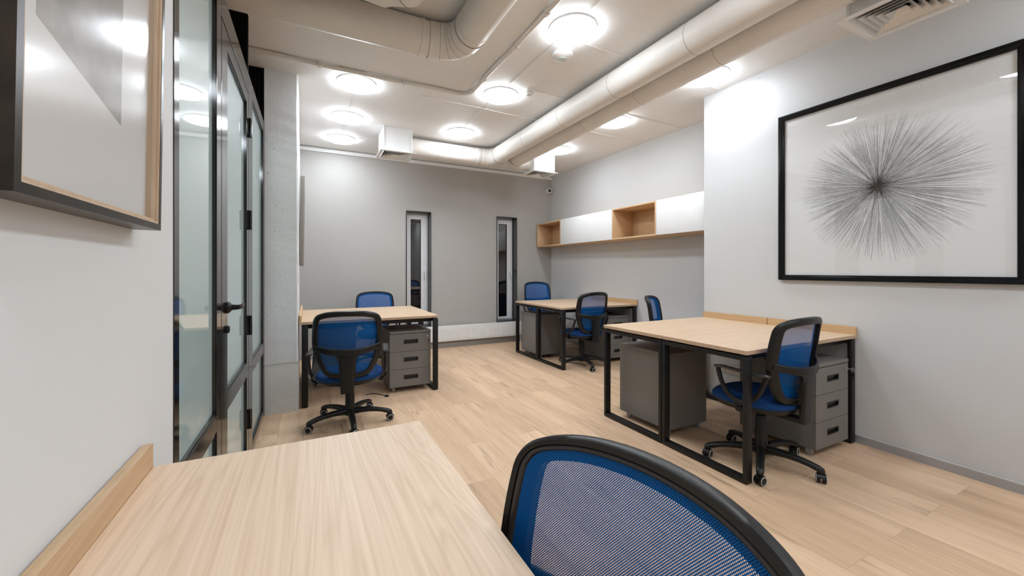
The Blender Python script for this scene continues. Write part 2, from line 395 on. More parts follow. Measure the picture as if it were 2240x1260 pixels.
# baseboards (aluminium, with a bright upper lip)
def baseboard(name, x0, x1, y0, y1, lip):
    bb = struct(name, boxes((x0, x1, y0, y1, 0, 0.052)), 'alu')
    bmx = bmesh.new(); box(bmx, *lip, 0.052, 0.056); struct('upper_lip', bmx, 'alu_lip', bb)
baseboard('baseboard_right', XR - 0.014, XR, -2.6, YS, (XR - 0.014, XR, -2.6, YS))
baseboard('baseboard_back', -0.085, XRR, YB - 0.014, YB, (-0.085, XRR, YB - 0.014, YB))
bm = bmesh.new(); prism(bm, [(XA(YS) - 0.014, YS), (XA(YS), YS), (XA(YB), YB), (XA(YB) - 0.014, YB)], 'Z', 0, 0.052); bb = struct('baseboard_right_rear', bm, 'alu')
bm = bmesh.new(); prism(bm, [(XA(YS) - 0.014, YS), (XA(YS), YS), (XA(YB), YB), (XA(YB) - 0.014, YB)], 'Z', 0.052, 0.056); struct('upper_lip', bm, 'alu_lip', bb)
baseboard('baseboard_left', XL, XL + 0.014, -2.6, 1.42, (XL, XL + 0.014, -2.6, 1.42))

# ---- the two slot windows in the back wall
def slot_window(idx, w):
    x0, x1, z0, z1 = w; yf = 6.165
    wn = empty('window_%d' % idx, ((x0 + x1) / 2, yf, z0)); wn['kind'] = 'structure'
    def rel(bm):
        bmesh.ops.translate(bm, verts=bm.verts[:], vec=(-(x0 + x1) / 2, -yf, -z0)); return bm
    T = 0.012
    struct('window_lining', rel(boxes((x0, x0 + T, YB - 0.012, yf + 0.05, z0, z1), (x1 - T, x1, YB - 0.012, yf + 0.05, z0, z1),
           (x0 + T, x1 - T, YB - 0.012, yf + 0.05, z1 - T, z1), (x0 + T, x1 - T, YB - 0.012, yf + 0.05, z0, z0 + T))), 'reveal', wn)
    a, b_ = x0 + T, x1 - T; s = 0.052
    bmx = bmesh.new()
    for q in ((a, a + s, z0 + T, z1 - T), (b_ - s + 0.012, b_, z0 + T, z1 - T), (a + s, b_ - s + 0.012, z0 + T, z0 + T + s * 0.6), (a + s, b_ - s + 0.012, z1 - T - s * 0.6, z1 - T)):
        box(bmx, q[0], q[1], yf, yf + 0.06, q[2], q[3], 0.003)
    struct('window_frame', rel(bmx), 'upvc', wn)
    g0, g1, h0, h1 = a + 0.088, b_ - 0.112, z0 + 0.075, z1 - 0.108
    bmx = bmesh.new(); f0, f1, k0, k1 = a + 0.02, b_ - 0.018, z0 + T + 0.022, z1 - T - 0.022
    for q in ((f0, g0, k0, k1), (g1, f1, k0, k1), (g0, g1, k0, h0), (g0, g1, h1, k1)):
        box(bmx, q[0], q[1], yf - 0.018, yf + 0.03, q[2], q[3], 0.004)
    sash = struct('sash', rel(bmx), 'upvc', wn)
    bmx = bmesh.new()
    for q in ((g0, g0 + 0.006, h0, h1), (g1 - 0.006, g1, h0, h1), (g0, g1, h0, h0 + 0.006), (g0, g1, h1 - 0.006, h1)):
        box(bmx, q[0], q[1], yf - 0.006, yf + 0.006, q[2], q[3])
    struct('gasket', rel(bmx), 'plastic', sash)
    struct('pane', rel(boxes((g0, g1, yf + 0.006, yf + 0.012, h0, h1))), 'night', wn)
    bmx = bmesh.new(); hx = (g1 + f1) / 2 + 0.01; hz = 1.19
    box(bmx, hx - 0.014, hx + 0.014, yf - 0.03, yf - 0.018, hz - 0.035, hz + 0.035, 0.004)
    box(bmx, hx - 0.009, hx + 0.009, yf - 0.062, yf - 0.03, hz + 0.005, hz + 0.025, 0.004)
    box(bmx, hx - 0.011, hx + 0.011, yf - 0.072, yf - 0.056, hz - 0.115, hz + 0.03, 0.006)
    struct('window_handle', rel(bmx), 'upvc', wn, smooth=True)
slot_window(1, W1); slot_window(2, W2)

# ---- glazed black partition: fixed pane, hinged door, fixed pane (turned a hair off the wall line)
PIV = (-0.3325, 1.43); PR = -math.atan2(0.015, 2.43)
def glazed(name, y0, y1, sl, sr, z0, z1, rail0, rail1, rt, bot, kind_door=False):
    """frame front face at local x = 0, room on +x; y runs away from the camera"""
    P = empty(name, (PIV[0], PIV[1], 0), PR); P['kind'] = 'structure'
    Y = lambda y: y - 1.43
    D = 0.045; bmx = bmesh.new()
    box(bmx, -D, 0, Y(y0), Y(y0) + sl, z0, z1, 0.0015); box(bmx, -D, 0, Y(y1) - sr, Y(y1), z0, z1, 0.0015)
    box(bmx, -D, 0, Y(y0) + sl, Y(y1) - sr, z1 - rt, z1, 0.0015); box(bmx, -D, 0, Y(y0) + sl, Y(y1) - sr, z0, z0 + bot, 0.0015)
    box(bmx, -D, 0, Y(y0) + sl, Y(y1) - sr, rail0, rail1, 0.0015)
    struct('door_leaf_frame' if kind_door else 'window_frame', bmx, 'gloss_steel', P)
    for a, b_ in ((z0 + bot, rail0), (rail1, z1 - rt)):
        bmx = bmesh.new(); box(bmx, -0.022, -0.014, Y(y0) + sl, Y(y1) - sr, a, b_); struct('pane', bmx, 'frosted', P)
        bmx = bmesh.new(); ya, yb = Y(y0) + sl, Y(y1) - sr
        for q in ((ya, ya + 0.012, a, b_), (yb - 0.012, yb, a, b_), (ya, yb, a, a + 0.012), (ya, yb, b_ - 0.012, b_)):
            box(bmx, -0.014, -0.004, *q)
        struct('glazing_bead', bmx, 'gloss_steel', P)
    return P
glazed('window_3', 1.43, 2.095, 0.05, 0.09, 0, 2.42, 0.54, 0.605, 0.09, 0.055)
door = glazed('door_1', 2.105, 2.935, 0.135, 0.07, 0.012, 2.29, 0.56, 0.64, 0.075, 0.09, True)
glazed('window_4', 2.945, 3.862, 0.185, 0.065, 0, 2.42, 0.53, 0.605, 0.09, 0.055)
bm = bmesh.new(); box(bm, -0.045, 0, 2.097 - 1.43, 2.943 - 1.43, 2.30, 2.42, 0.002)
tr = struct('trim_2', bm, 'gloss_steel'); tr.location = (PIV[0], PIV[1], 0); tr.rotation_euler = (0, 0, PR)
# handle, lock cylinder and hinges belong to the door
hy, hz = 2.215 - 1.43, 1.03
bm = bmesh.new(); lathe(bm, [(0, 0), (0.027, 0), (0.027, 0.008), (0.020, 0.016), (0.013, 0.02), (0.011, 0.045), (0, 0.045)], 0, hy, hz, 24, 'X')
hd = struct('door_handle', bm, 'steel', door, smooth=True)
bm = bmesh.new(); sweep(bm, catmull([(0.043, hy, hz), (0.050, hy + 0.02, hz + 0.001), (0.051, hy + 0.07, hz), (0.049, hy + 0.125, hz + 0.003)], 5), (0.006, 0.011), n=12, power=3)
struct('lever', bm, 'plastic', hd, smooth=True)
bm = bmesh.new(); lathe(bm, [(0, 0), (0.018, 0), (0.018, 0.008), (0.012, 0.012), (0, 0.012)], 0, hy, hz - 0.10, 20, 'X'); struct('lock_cylinder', bm, 'steel', door, smooth=True)
for z in (0.22, 0.80, 1.45, 2.02):
    bm = bmesh.new(); lathe(bm, [(0, 0), (0.009, 0), (0.009, 0.12), (0, 0.12)], 0.010, 2.940 - 1.43, z, 12, 'Z')
    box(bm, 0, 0.004, 2.905 - 1.43, 2.975 - 1.43, z + 0.01, z + 0.11)
    struct('hinge', bm, 'gloss_steel', door, smooth=True)
# black cladding standing up in the space beyond, seen over the partition
struct('trim_3', boxes((-1.7, -0.345, 3.10, 3.14, 2.2, ZC)), 'black_panel')
bm = bmesh.new(); x = -1.2
while x < -0.34: box(bm, x, x + 0.02, 3.862, 3.9, 2.0, ZC - 0.006, 0.004); x += 0.026
box(bm, -1.7, -0.318, 3.872, 3.93, 2.0, ZC)
struct('trim_4', bm, 'black_panel')

# ------------------------------------------------------------------ ceiling lamps
def make_lamp():
    r = empty('ceiling_lamp'); 
    bmx = bmesh.new(); lathe(bmx, [(0.150, 0), (0.162, 0), (0.165, -0.003), (0.165, -0.015), (0.161, -0.017), (0.150, -0.017)], n=56)
    lathe(bmx, [(0.0, -0.001), (0.155, -0.001), (0.155, -0.012)], n=56)
    link('lamp_base', bmx, 'lamp_rim', r)
    bmx = bmesh.new(); lathe(bmx, [(0.158, -0.017), (0.163, -0.019), (0.163, -0.028), (0.155, -0.035), (0.12, -0.041), (0.06, -0.044), (0, -0.045)], n=56)
    link('lamp_diffuser', bmx, 'lamp', r)
    return r
lamp0 = make_lamp(); first = True
LAMPS = [(1.63, 2.257, 'largest lit round ceiling lamp, above the white disc-shaped access point'),
         (1.632, 3.418, 'lit round ceiling lamp beside the small smoke detector'),
         (1.649, 4.569, 'lit round ceiling lamp just in front of the horizontal duct run toward the square diffuser'),
         (3.05, 2.27, 'lit round ceiling lamp half hidden by the duct, nearest the step in the right wall'),
         (3.06, 3.44, 'lit round ceiling lamp half hidden by the duct, middle one of the right-hand row'),
         (3.09, 4.60, 'lit round ceiling lamp peeking out above the far right square diffuser'),
         (0.391, 3.79, 'lit round ceiling lamp closest to the concrete column, nearest of the left-hand row'),
         (0.389, 4.674, 'lit round ceiling lamp in the middle of the left-hand row of three'),
         (0.380, 5.467, 'lit round ceiling lamp nearest the grey back wall, left of the square diffuser'),
         (1.61, 0.98, 'lit round ceiling lamp overhead, outside the top of the view'),
         (1.61, -0.35, 'lit round ceiling lamp behind the viewpoint, in the middle row'),
         (2.92, -0.15, 'lit round ceiling lamp behind the viewpoint near the right wall'),
         (2.92, -1.4, 'lit round ceiling lamp in the back corner near the right wall'),
         (0.05, -0.50, 'added unseen fill lamp just behind the viewpoint, brightening the left wall')]  # last lamp is added to brighten the near desk and left wall
for x, y, lb in LAMPS:
    o = lamp0 if first else copy_tree(lamp0); first = False
    o.location = (x, y, ZC); tag(o, lb, 'ceiling lamp', 'round ceiling lamps')

# ------------------------------------------------------------------ ducts
R_ = 0.11
def tube_path(pts, bend, k=10):
    """straight runs joined by arcs; returns points and the index ranges of the arcs"""
    pts = [Vector(p) for p in pts]; out = [pts[0]]; arcs = []
    for i in range(1, len(pts) - 1):
        a = (pts[i - 1] - pts[i]).normalized(); b_ = (pts[i + 1] - pts[i]).normalized()
        p0, p1 = pts[i] + a * bend, pts[i] + b_ * bend; arcs.append(len(out))
        for s in range(k + 1):
            u = s / k; out.append(p0 * (1 - u) ** 2 + pts[i] * 2 * u * (1 - u) + p1 * u * u)
    out.append(pts[-1]); return out, arcs
def duct(label, pts, bend, r=R_, rings=(), wob=0.0, gores=5, z=2.73, straps=()):
    root = thing('ventilation_duct', label, 'duct', (pts[0][0], pts[0][1], z), 0, 'round white ventilation ducts')
    o0 = Vector((pts[0][0], pts[0][1], z))
    P = [Vector((p[0], p[1], z)) - o0 for p in pts]
    segs = []
    for i in range(len(P) - 1):
        d = (P[i + 1] - P[i]).normalized()
        a = P[i] + (d * bend if i > 0 else Vector()); b_ = P[i + 1] - (d * bend if i < len(P) - 2 else Vector())
        segs.append((a, b_, d))
    for a, b_, d in segs:
        bmx = bmesh.new(); L = (b_ - a).length; n = max(2, int(L / 0.12)); path = [a + (b_ - a) * (i / n) for i in range(n + 1)]
        sz = [(r + random.uniform(-wob, wob), r + random.uniform(-wob, wob)) for _ in path]
        sweep(bmx, path, sz if wob else (r, r), n=40)
        link('duct_section', bmx, 'white_duct', root, 50)
        L = (b_ - a).length; s = 0.59
        while s < L - 0.2 and len(pts) == 3 and pts[0][1] < -2:
            c = a + d * s; bmx = bmesh.new(); sweep(bmx, [c - d * 0.0009, c + d * 0.0009], (r + 0.0008, r + 0.0008), n=40); s += 0.74
            link('joint_line', bmx, 'seam', root)
    for i in range(1, len(P) - 1):
        d0 = (P[i] - P[i - 1]).normalized(); d1 = (P[i + 1] - P[i]).normalized()
        bmx = bmesh.new(); path = []
        p0, p1 = P[i] - d0 * bend, P[i] + d1 * bend
        arc = [p0 * (1 - u) ** 2 + P[i] * 2 * u * (1 - u) + p1 * u * u for u in [k / gores for k in range(gores + 1)]]
        sweep(bmx, arc, (r + 0.003, r + 0.003), n=40)
        el = link('elbow', bmx, 'white_duct', root, 12)
        for k, c in enumerate(arc):
            tg = (arc[min(k + 1, gores)] - arc[max(k - 1, 0)]).normalized()
            bmx = bmesh.new(); sweep(bmx, [c - tg * 0.0009, c + tg * 0.0009], (r + 0.0038, r + 0.0038), n=40); link('gore_seam', bmx, 'seam', el)
        for q, dd in ((p0 - d0 * 0.05, d0), (p1 + d1 * 0.05, d1)):
            bmx = bmesh.new(); sweep(bmx, [q - dd * 0.012, q + dd * 0.012], (r + 0.004, r + 0.004), n=40); link('joint_band', bmx, 'white_duct', root, 40)
    for (x, y) in straps:                                             # hanger rod with a small clip
        bmx = bmesh.new(); lathe(bmx, [(0, 0), (0.004, 0), (0.004, ZC - z), (0, ZC - z)], x - o0.x, y - o0.y, 0, 8, 'Z')
        link('hanger_rod', bmx, 'seam', root)
    return root
duct('long upper round white duct turning left into the square diffuser near the back wall', [(2.268, -2.5), (2.268, 4.99), (1.115, 4.99)], 0.20, straps=((2.268, 3.0), (2.268, 1.6), (2.268, 4.3)))
duct('round white duct running just right of the longer one, turning into the right far diffuser', [(2.545, -2.5), (2.545, 4.96), (2.811, 4.96)], 0.15, gores=4, straps=((2.545, 2.2), (2.545, 4.0)))
duct('shaded round duct crossing above the glass partition with a wide segmented elbow', [(-1.5, 2.648), (0.942, 2.648), (0.942, -2.5)], 0.22, z=2.755, straps=())
# wrinkled flexible duct nearer the camera
root = thing('ventilation_duct', 'short wrinkled taped duct elbow at the upper edge, lowest and nearest of the ducts', 'duct', (-1.0, 2.22, 2.735), 0, 'round white ventilation ducts')
path, arcs = tube_path([(0, 0, 0), (1.50, 0, 0), (1.50, -4.6, 0)], 0.17, 8); full = []
for a, b_ in zip(path, path[1:]):
    n = max(1, int((b_ - a).length / 0.05))
    for i in range(n): full.append(a + (b_ - a) * (i / n))
full.append(path[-1])
bm = bmesh.new(); sz = []
for i, p in enumerate(full):
    k = 0.102 + 0.006 * math.sin(i * 1.7) + random.uniform(-0.004, 0.004); sz.append((k, k + random.uniform(-0.003, 0.003)))
sweep(bm, full, sz, n=36); link('flexible_hose', bm, 'white_duct', root, 60)
for i in range(6, len(full) - 1, 6):
    tg = (full[i + 1] - full[i - 1]).normalized(); bm = bmesh.new(); sweep(bm, [full[i] - tg * 0.0015, full[i] + tg * 0.0015], (sz[i][0] + 0.002, sz[i][1] + 0.002), n=36); link('tape_line', bm, 'seam', root)

# ---- square diffusers hanging on boxes
def make_diffuser():
    r = empty('air_diffuser'); zb = 2.578 - ZC
    bmx = bmesh.new(); h = 0.16
    for q in ((-h, h, -h, -h + 0.006), (-h, h, h - 0.006, h), (-h, -h + 0.006, -h, h), (h - 0.006, h, -h, h)): box(bmx, *q, zb + 0.004, -0.001)
    for sx in (-1, 1):
        for sy in (-1, 1): box(bmx, sx * h - 0.008, sx * h + 0.008, sy * h - 0.008, sy * h + 0.008, zb + 0.004, -0.001, 0.003)
    link('diffuser_box', bmx, 'white_box', r)
    bmx = bmesh.new(); box(bmx, -h + 0.007, h - 0.007, -h + 0.007, h - 0.007, zb + 0.09, zb + 0.10); link('shade_plate', bmx, 'void', r)  # black plate stands in for the unlit void above the louvres
    bmx = bmesh.new(); o_, i_ = 0.203, 0.165
    for q in ((-o_, o_, -o_, -i_), (-o_, o_, i_, o_), (-o_, -i_, -i_, i_), (i_, o_, -i_, i_)): box(bmx, *q, zb, zb + 0.005, 0.001)
    link('face_flange', bmx, 'white_box', r)
    for k in range(5):                                                # nested louvre frames
        bmx = bmesh.new(); s1 = 0.160 - k * 0.029; s0 = s1 - 0.036; z1_, z0_ = zb + 0.001, zb + 0.034; s0 = max(s0, 0.004)
        lo = [(-s1, -s1, z1_), (s1, -s1, z1_), (s1, s1, z1_), (-s1, s1, z1_)]; hi = [(-s0, -s0, z0_), (s0, -s0, z0_), (s0, s0, z0_), (-s0, s0, z0_)]
        t_ = 0.0015
        A = [bmx.verts.new(p) for p in lo]; B = [bmx.verts.new(p) for p in hi]
        A2 = [bmx.verts.new((p[0], p[1], p[2] + t_ * 2)) for p in lo]; B2 = [bmx.verts.new((p[0], p[1], p[2] + t_ * 2)) for p in hi]
        for i in range(4):
            j = (i + 1) % 4
            bmx.faces.new((A[i], A[j], B[j], B[i])); bmx.faces.new((A2[i], A2[j], B2[j], B2[i]))
            bmx.faces.new((A[i], A[j], A2[j], A2[i])); bmx.faces.new((B[i], B[j], B2[j], B2[i]))
        link('louvre', bmx, 'vane', r, smooth=False)
    return r
dif = make_diffuser(); dif.location = (0.945, 4.925, ZC); tag(dif, 'white square diffuser box at the left end of the long duct', 'air diffuser', 'square ceiling air diffusers')
for x, y, lb in ((2.972, 4.955, 'white square diffuser box in the far right corner by the security camera'), (2.822, 0.955, 'large square diffuser at the upper right edge, reflecting the warm floor')):
    o = copy_tree(dif); o.location = (x, y, ZC); o['label'] = lb

# ---- insulated pipe bent round the ducts, with clips
root = thing('insulated_pipe', 'thin wrapped pipe bent in a rounded corner across the ceiling, around the ducts', 'pipe', (-1.2, 3.55, 2.851))
path = [Vector((-0.4, 0, 0))] + [Vector((x, 0.006 * math.sin(x * 5), 0.002 * math.sin(x * 9))) for x in [i * 0.1 for i in range(0, 25)]]
for i in range(9):
    a = PI / 2 * i / 8; path.append(Vector((2.43 + 0.13 * math.sin(a), -0.13 + 0.13 * math.cos(a), 0)))
y = -0.2
while y > -6.0: path.append(Vector((2.56 + 0.005 * math.sin(y * 4), y, 0.002 * math.sin(y * 9)))); y -= 0.1
bm = bmesh.new(); sweep(bm, path, [(0.0175 + random.uniform(-0.0015, 0.0015),) * 2 for _ in path], n=14); link('pipe_run', bm, 'white_duct', root, 60)
for p in ((1.29, 0), (1.95, 0), (2.555, -0.38), (2.56, -0.95), (2.56, -1.38)):
    bm = bmesh.new(); yy = p[1] + (0.006 * math.sin(p[0] * 5) if p[1] == 0 else 0)
    box(bm, p[0] - 0.02, p[0] + 0.02, yy - 0.022, yy + 0.022, -0.019, -0.012, 0.002); box(bm, p[0] - 0.008, p[0] + 0.008, yy - 0.026, yy - 0.016, -0.019, 0.025)
    box(bm, p[0] - 0.008, p[0] + 0.008, yy + 0.016, yy + 0.026, -0.019, 0.025); link('pipe_clip', bm, 'white_duct', root)

# ---- thin painted cables between the lamps
def cable(label, a, b_, wob=0.004, r=0.0045):
    n = max(3, int((Vector(b_) - Vector(a)).length / 0.15)); o0 = Vector((a[0], a[1], ZC - 0.004)); pts = []
    for i in range(n + 1):
        p = Vector(a).lerp(Vector(b_), i / n); q = Vector((p.x, p.y, ZC - 0.004)) - o0
        q.x += random.uniform(-wob, wob); q.y += random.uniform(-wob, wob); pts.append(q)
    bmx = bmesh.new(); sweep(bmx, catmull(pts, 3), (r, r * 0.8), n=8)
    o = link('ceiling_cable', bmx, 'ceiling'); o.location = o0; tag(o, label, 'cable', 'thin painted ceiling cables'); return o
cable('thin painted cable from the largest lamp to the lamp by the smoke detector', (1.61, 2.40), (1.61, 3.20))
cable('thin painted cable from the smoke detector lamp toward the diffuser lamp', (1.61, 3.55), (1.62, 4.33))
cable('thin painted cable running off the view from the largest lamp', (1.61, 1.16), (1.61, 2.05))
cable('thin painted cable between the first two lamps of the left row', (0.385, 3.93), (0.385, 4.44))
cable('thin painted cable between the last two lamps of the left row', (0.385, 4.79), (0.380, 5.23))
cable('long thin cable across the ceiling just beyond the bent pipe corner', (0.95, 3.78), (3.86, 3.86), 0.005)
cable('thin cable leading right from the smoke detector', (1.86, 3.20), (3.86, 3.26), 0.005)
cable('thin cable leading right from the largest lamp toward the ducts', (1.78, 2.36), (3.38, 2.40), 0.005)
cable('thin cable from the farthest left lamp to the square diffuser', (0.55, 5.37), (0.92, 5.26), 0.003)

# ---- access point, smoke detector, security camera
root = thing('wifi_access_point', 'smooth white disc access point on the ceiling below the largest lamp', 'access point', (1.752, 2.565, ZC))
bm = bmesh.new(); lathe(bm, [(0, 0), (0.078, 0), (0.084, -0.012), (0.080, -0.024), (0.055, -0.036), (0.02, -0.041), (0, -0.0415)], n=40); link('dome_cover', bm, 'white', root)
bm = bmesh.new(); lathe(bm, [(0.026, -0.0405), (0.026, -0.0425), (0.030, -0.0418), (0.030, -0.039)], n=32); link('status_ring', bm, 'blue_led', root)
root = thing('smoke_detector', 'small round white smoke detector with a dark slot band', 'smoke detector', (1.825, 3.205, ZC))
bm = bmesh.new(); lathe(bm, [(0, 0), (0.044, 0), (0.046, -0.014), (0.040, -0.018), (0.038, -0.019), (0.036, -0.044), (0.026, -0.052), (0, -0.052)], n=32); link('housing', bm, 'white', root)
bm = bmesh.new()
for k in range(10):
    a = 2 * PI * k / 10 + 0.2; c = Vector((math.cos(a), math.sin(a), 0)) * 0.0372
    box(bm, c.x - 0.005, c.x + 0.005, c.y - 0.005, c.y + 0.005, -0.036, -0.027)
link('sensor_slots', bm, 'grey_plastic', root)
root = thing('security_camera', 'small white dome security camera with a dark lens, high on the back wall corner', 'security camera', (3.80, YB, 2.60))
bm = bmesh.new(); lathe(bm, [(0, 0), (0.042, 0), (0.042, -0.03), (0.036, -0.036), (0, -0.036)], n=28, axis='Y'); link('mount', bm, 'white', root)
bm = bmesh.new(); bmesh.ops.create_uvsphere(bm, u_segments=28, v_segments=18, radius=0.048); bmesh.ops.translate(bm, verts=bm.verts[:], vec=(0, -0.062, 0)); hs = link('camera_head', bm, 'white', root)
aim = Vector((-0.45, -0.85, -0.12)).normalized(); bm = bmesh.new(); lathe(bm, [(0, 0.016), (0.014, 0.014), (0.025, 0.006), (0.028, 0), (0, 0)], n=24)
bmesh.ops.transform(bm, matrix=Matrix.Translation(Vector((0, -0.062, 0)) + aim * 0.038) @ aim.to_track_quat('Z', 'Y').to_matrix().to_4x4(), verts=bm.verts[:]); link('lens', bm, 'lens', hs)

# ------------------------------------------------------------------ radiator
root = thing('radiator', 'long low white panel radiator along the foot of the grey back wall', 'radiator', (2.05, 5.93, 0.105))
RW, RH = 1.20, 0.232
bm = bmesh.new(); box(bm, -RW, RW, 0, 0.008, 0, RH, 0.003)
n = int(2 * RW / 0.0335)
for k in range(n):
    x = -RW + 0.03 + k * 0.0335
    if x + 0.012 > RW - 0.02: break
    prism(bm, [(x, 0), (x + 0.006, -0.008), (x + 0.016, -0.008), (x + 0.022, 0)], 'Z', 0.030, RH - 0.038)
link('front_panel', bm, 'radiator', root, 20)
bm = bmesh.new(); box(bm, -RW, RW, 0.008, 0.062, RH - 0.006, RH + 0.002, 0.002); box(bm, -RW, -RW + 0.004, 0, 0.062, 0.01, RH); box(bm, RW - 0.004, RW, 0, 0.062, 0.01, RH); box(bm, -RW, RW, 0.054, 0.062, 0.0, RH - 0.01)
link('casing', bm, 'radiator', root)
for x in (-0.78, -0.16, 0.9):
    bm = bmesh.new(); box(bm, x, x + 0.02, 0.062, 0.089, 0.02, RH - 0.02); lathe(bm, [(0, 0), (0.008, 0), (0.008, -0.012), (0, -0.012)], x + 0.01, 0.03, 0, 10); link('bracket', bm, 'radiator', root)
bm = bmesh.new(); lathe(bm, [(0, 0), (0.012, 0), (0.012, 0.012), (0, 0.012)], -0.16, 0.03, RH, 12); link('vent_plug', bm, 'radiator', root)
for x in (1.13, 1.17):
    bm = bmesh.new(); sweep(bm, [(x, 0.03, 0.003), (x, 0.03, -0.104)], (0.008, 0.008), n=10); link('supply_pipe', bm, 'radiator', root)

# ------------------------------------------------------------------ wall cabinets on the right
CX0, CZ0, CZ1 = 3.56, 1.600, 2.000
def open_shelf(y0, y1, label):
    CX1 = XA(y1) - 0.001
    r = thing('open_wall_shelf', label, 'wall shelf', ((CX0 + CX1) / 2, y0, CZ0), 0, 'row of wall cabinets and open shelves')
    ox, oy, oz = (CX0 + CX1) / 2, y0, CZ0; T = 0.018; a, b_ = CX0 - ox, CX1 - ox
    def L_(n, *q, mat='oak_shelf'):
        bmx = bmesh.new(); box(bmx, *q, 0.0008); link(n, bmx, mat, r)
    w = y1 - y0; h = CZ1 - CZ0
    L_('top_panel', a, b_, 0, w, h - T, h); L_('bottom_panel', a, b_, 0, w, 0, T)
    L_('side_panel', a, b_, 0, T, T, h - T); L_('side_panel', a, b_, w - T, w, T, h - T); L_('back_panel', b_ - 0.008, b_, T, w - T, T, h - T)
    return r
def wall_cabinet(y0, y1, label):
    CX1 = XA(y1) - 0.001
    r = thing('wall_cabinet', label, 'wall cabinet', ((CX0 + CX1) / 2, y0, CZ0), 0, 'row of wall cabinets and open shelves')
    ox = (CX0 + CX1) / 2; T = 0.018; a, b_ = CX0 - ox, CX1 - ox; w = y1 - y0; h = CZ1 - CZ0
    bmx = bmesh.new()
    for q in ((a + 0.019, b_, 0, w, h - T, h), (a + 0.019, b_, 0, w, 0, T), (a + 0.019, b_, 0, T, T, h - T), (a + 0.019, b_, w - T, w, T, h - T), (b_ - 0.008, b_, T, w - T, T, h - T)): box(bmx, *q)
    link('cabinet_body', bmx, 'oak_shelf', r)
    bmx = bmesh.new(); box(bmx, a, a + 0.018, 0.002, w - 0.002, 0.004, h, 0.001); link('door', bmx, 'white', r)
    return r
open_shelf(5.262, 5.985, 'open oak shelf box in the corner, left end of the row above the back desks')
wall_cabinet(4.066, 5.260, 'long white-fronted wall cabinet between the two open oak boxes')
open_shelf(3.322, 4.064, 'larger open oak shelf box between the two white-fronted cabinets')
wall_cabinet(2.60, 3.320, 'white-fronted wall cabinet at the right end, touching the wall step')

# ---- panel seen edge-on beside the column
root = thing('wall_screen', 'thin grey wall screen seen edge-on just right of the concrete column', 'screen', (-0.055, 4.2, 1.25))
bm = bmesh.new(); box(bm, -0.018, 0.018, 0, 1.15, 0, 0.83, 0.003); s = link('screen_body', bm, 'screen', root); s.rotation_euler = (0, math.radians(1.1), 0)
for z in (0.47, 0.58, 0.66):
    bm = bmesh.new(); box(bm, -0.029, -0.016, 0.03, 0.05, z, z + 0.012); link('bracket', bm, 'steel', root)

# ------------------------------------------------------------------ pictures
def stepped_frame(w, h, fw, fd, step, mat, parent):
    """rectangular moulding in the local YZ plane, front towards -x; wall at x = 0"""
    prof = [(0, 0), (0, -fd), (fw * 0.30, -fd), (fw * 0.36, -fd + step * 0.5), (fw * 0.70, -fd + step * 0.6), (fw * 0.76, -fd + step), (fw, -fd + step * 1.1), (fw, -0.006)]
    bmx = bmesh.new(); rings = []
    for n_, x in prof:
        rings.append([bmx.verts.new((x, y, z)) for y, z in ((n_, n_), (w - n_, n_), (w - n_, h - n_), (n_, h - n_))])
    for A, B in zip(rings, rings[1:] + [rings[0]]):
        for i in range(4): bmx.faces.new((A[i], A[(i + 1) % 4], B[(i + 1) % 4], B[i]))
    return link('frame', bmx, mat, parent, smooth=False)
PY0, PY1, PZ0, PZ1 = 0.628, 1.885, 1.123, 2.430
root = thing('framed_picture', 'large black-framed print of a dark starburst of fine lines on the right wall', 'picture', (XR, PY0, PZ0))
w, h = PY1 - PY0, PZ1 - PZ0
stepped_frame(w, h, 0.040, 0.034, 0.010, 'pic_black', root)
bm = bmesh.new(); box(bm, -0.010, -0.004, 0.035, w - 0.035, 0.035, h - 0.035); pr = link('print', bm, 'paper', root, smooth=False)
bm = bmesh.new(); box(bm, -0.0215, -0.0205, 0.038, w - 0.038, 0.038, h - 0.038); link('glass', bm, 'glass_pic', root, smooth=False)
# the starburst: hundreds of fine ink strokes on the paper
bc = (1.262 - PY0, 1.765 - PZ0); rnd = random.Random(3)
for mat, cnt, w0, w1, l0, l1, nm in (('ink_soft', 1500, 0.0007, 0.0005, 0.30, 0.50, 'ink_strokes'), ('ink', 520, 0.0006, 0.00025, 0.20, 0.46, 'ink_strokes'), ('ink_brown', 260, 0.0022, 0.0002, 0.02, 0.11, 'ink_strokes')):
    bm = bmesh.new()
    for k in range(cnt):
        a = rnd.uniform(0, 2 * PI); l = rnd.uniform(l0, l1) * (1 + 0.07 * math.cos(a - 0.4) * -1) ; r0 = rnd.uniform(0.0, 0.02)
        if mat == 'ink_soft': r0 = rnd.uniform(0.02, 0.30)
        d = Vector((math.cos(a), math.sin(a))); q = Vector((-d.y, d.x)); c = Vector(bc) + Vector((rnd.gauss(0, 0.004), rnd.gauss(0, 0.003)))
        bend = rnd.uniform(-0.012, 0.012); vs = []
        for s in range(5):
            u = s / 4; rr = r0 + (l - r0) * u; p = c + d * rr + q * (bend * u * u); ww = w0 + (w1 - w0) * u
            vs.append((p + q * ww * 0.5, p - q * ww * 0.5))
        x = -0.0104 - rnd.uniform(0, 0.0005)
        V = [(bm.verts.new((x, A.x, A.y)), bm.verts.new((x, B.x, B.y))) for A, B in vs]
        for A, B in zip(V, V[1:]): bm.faces.new((A[0], A[1], B[1], B[0]))
    link(nm, bm, mat, pr, smooth=False)

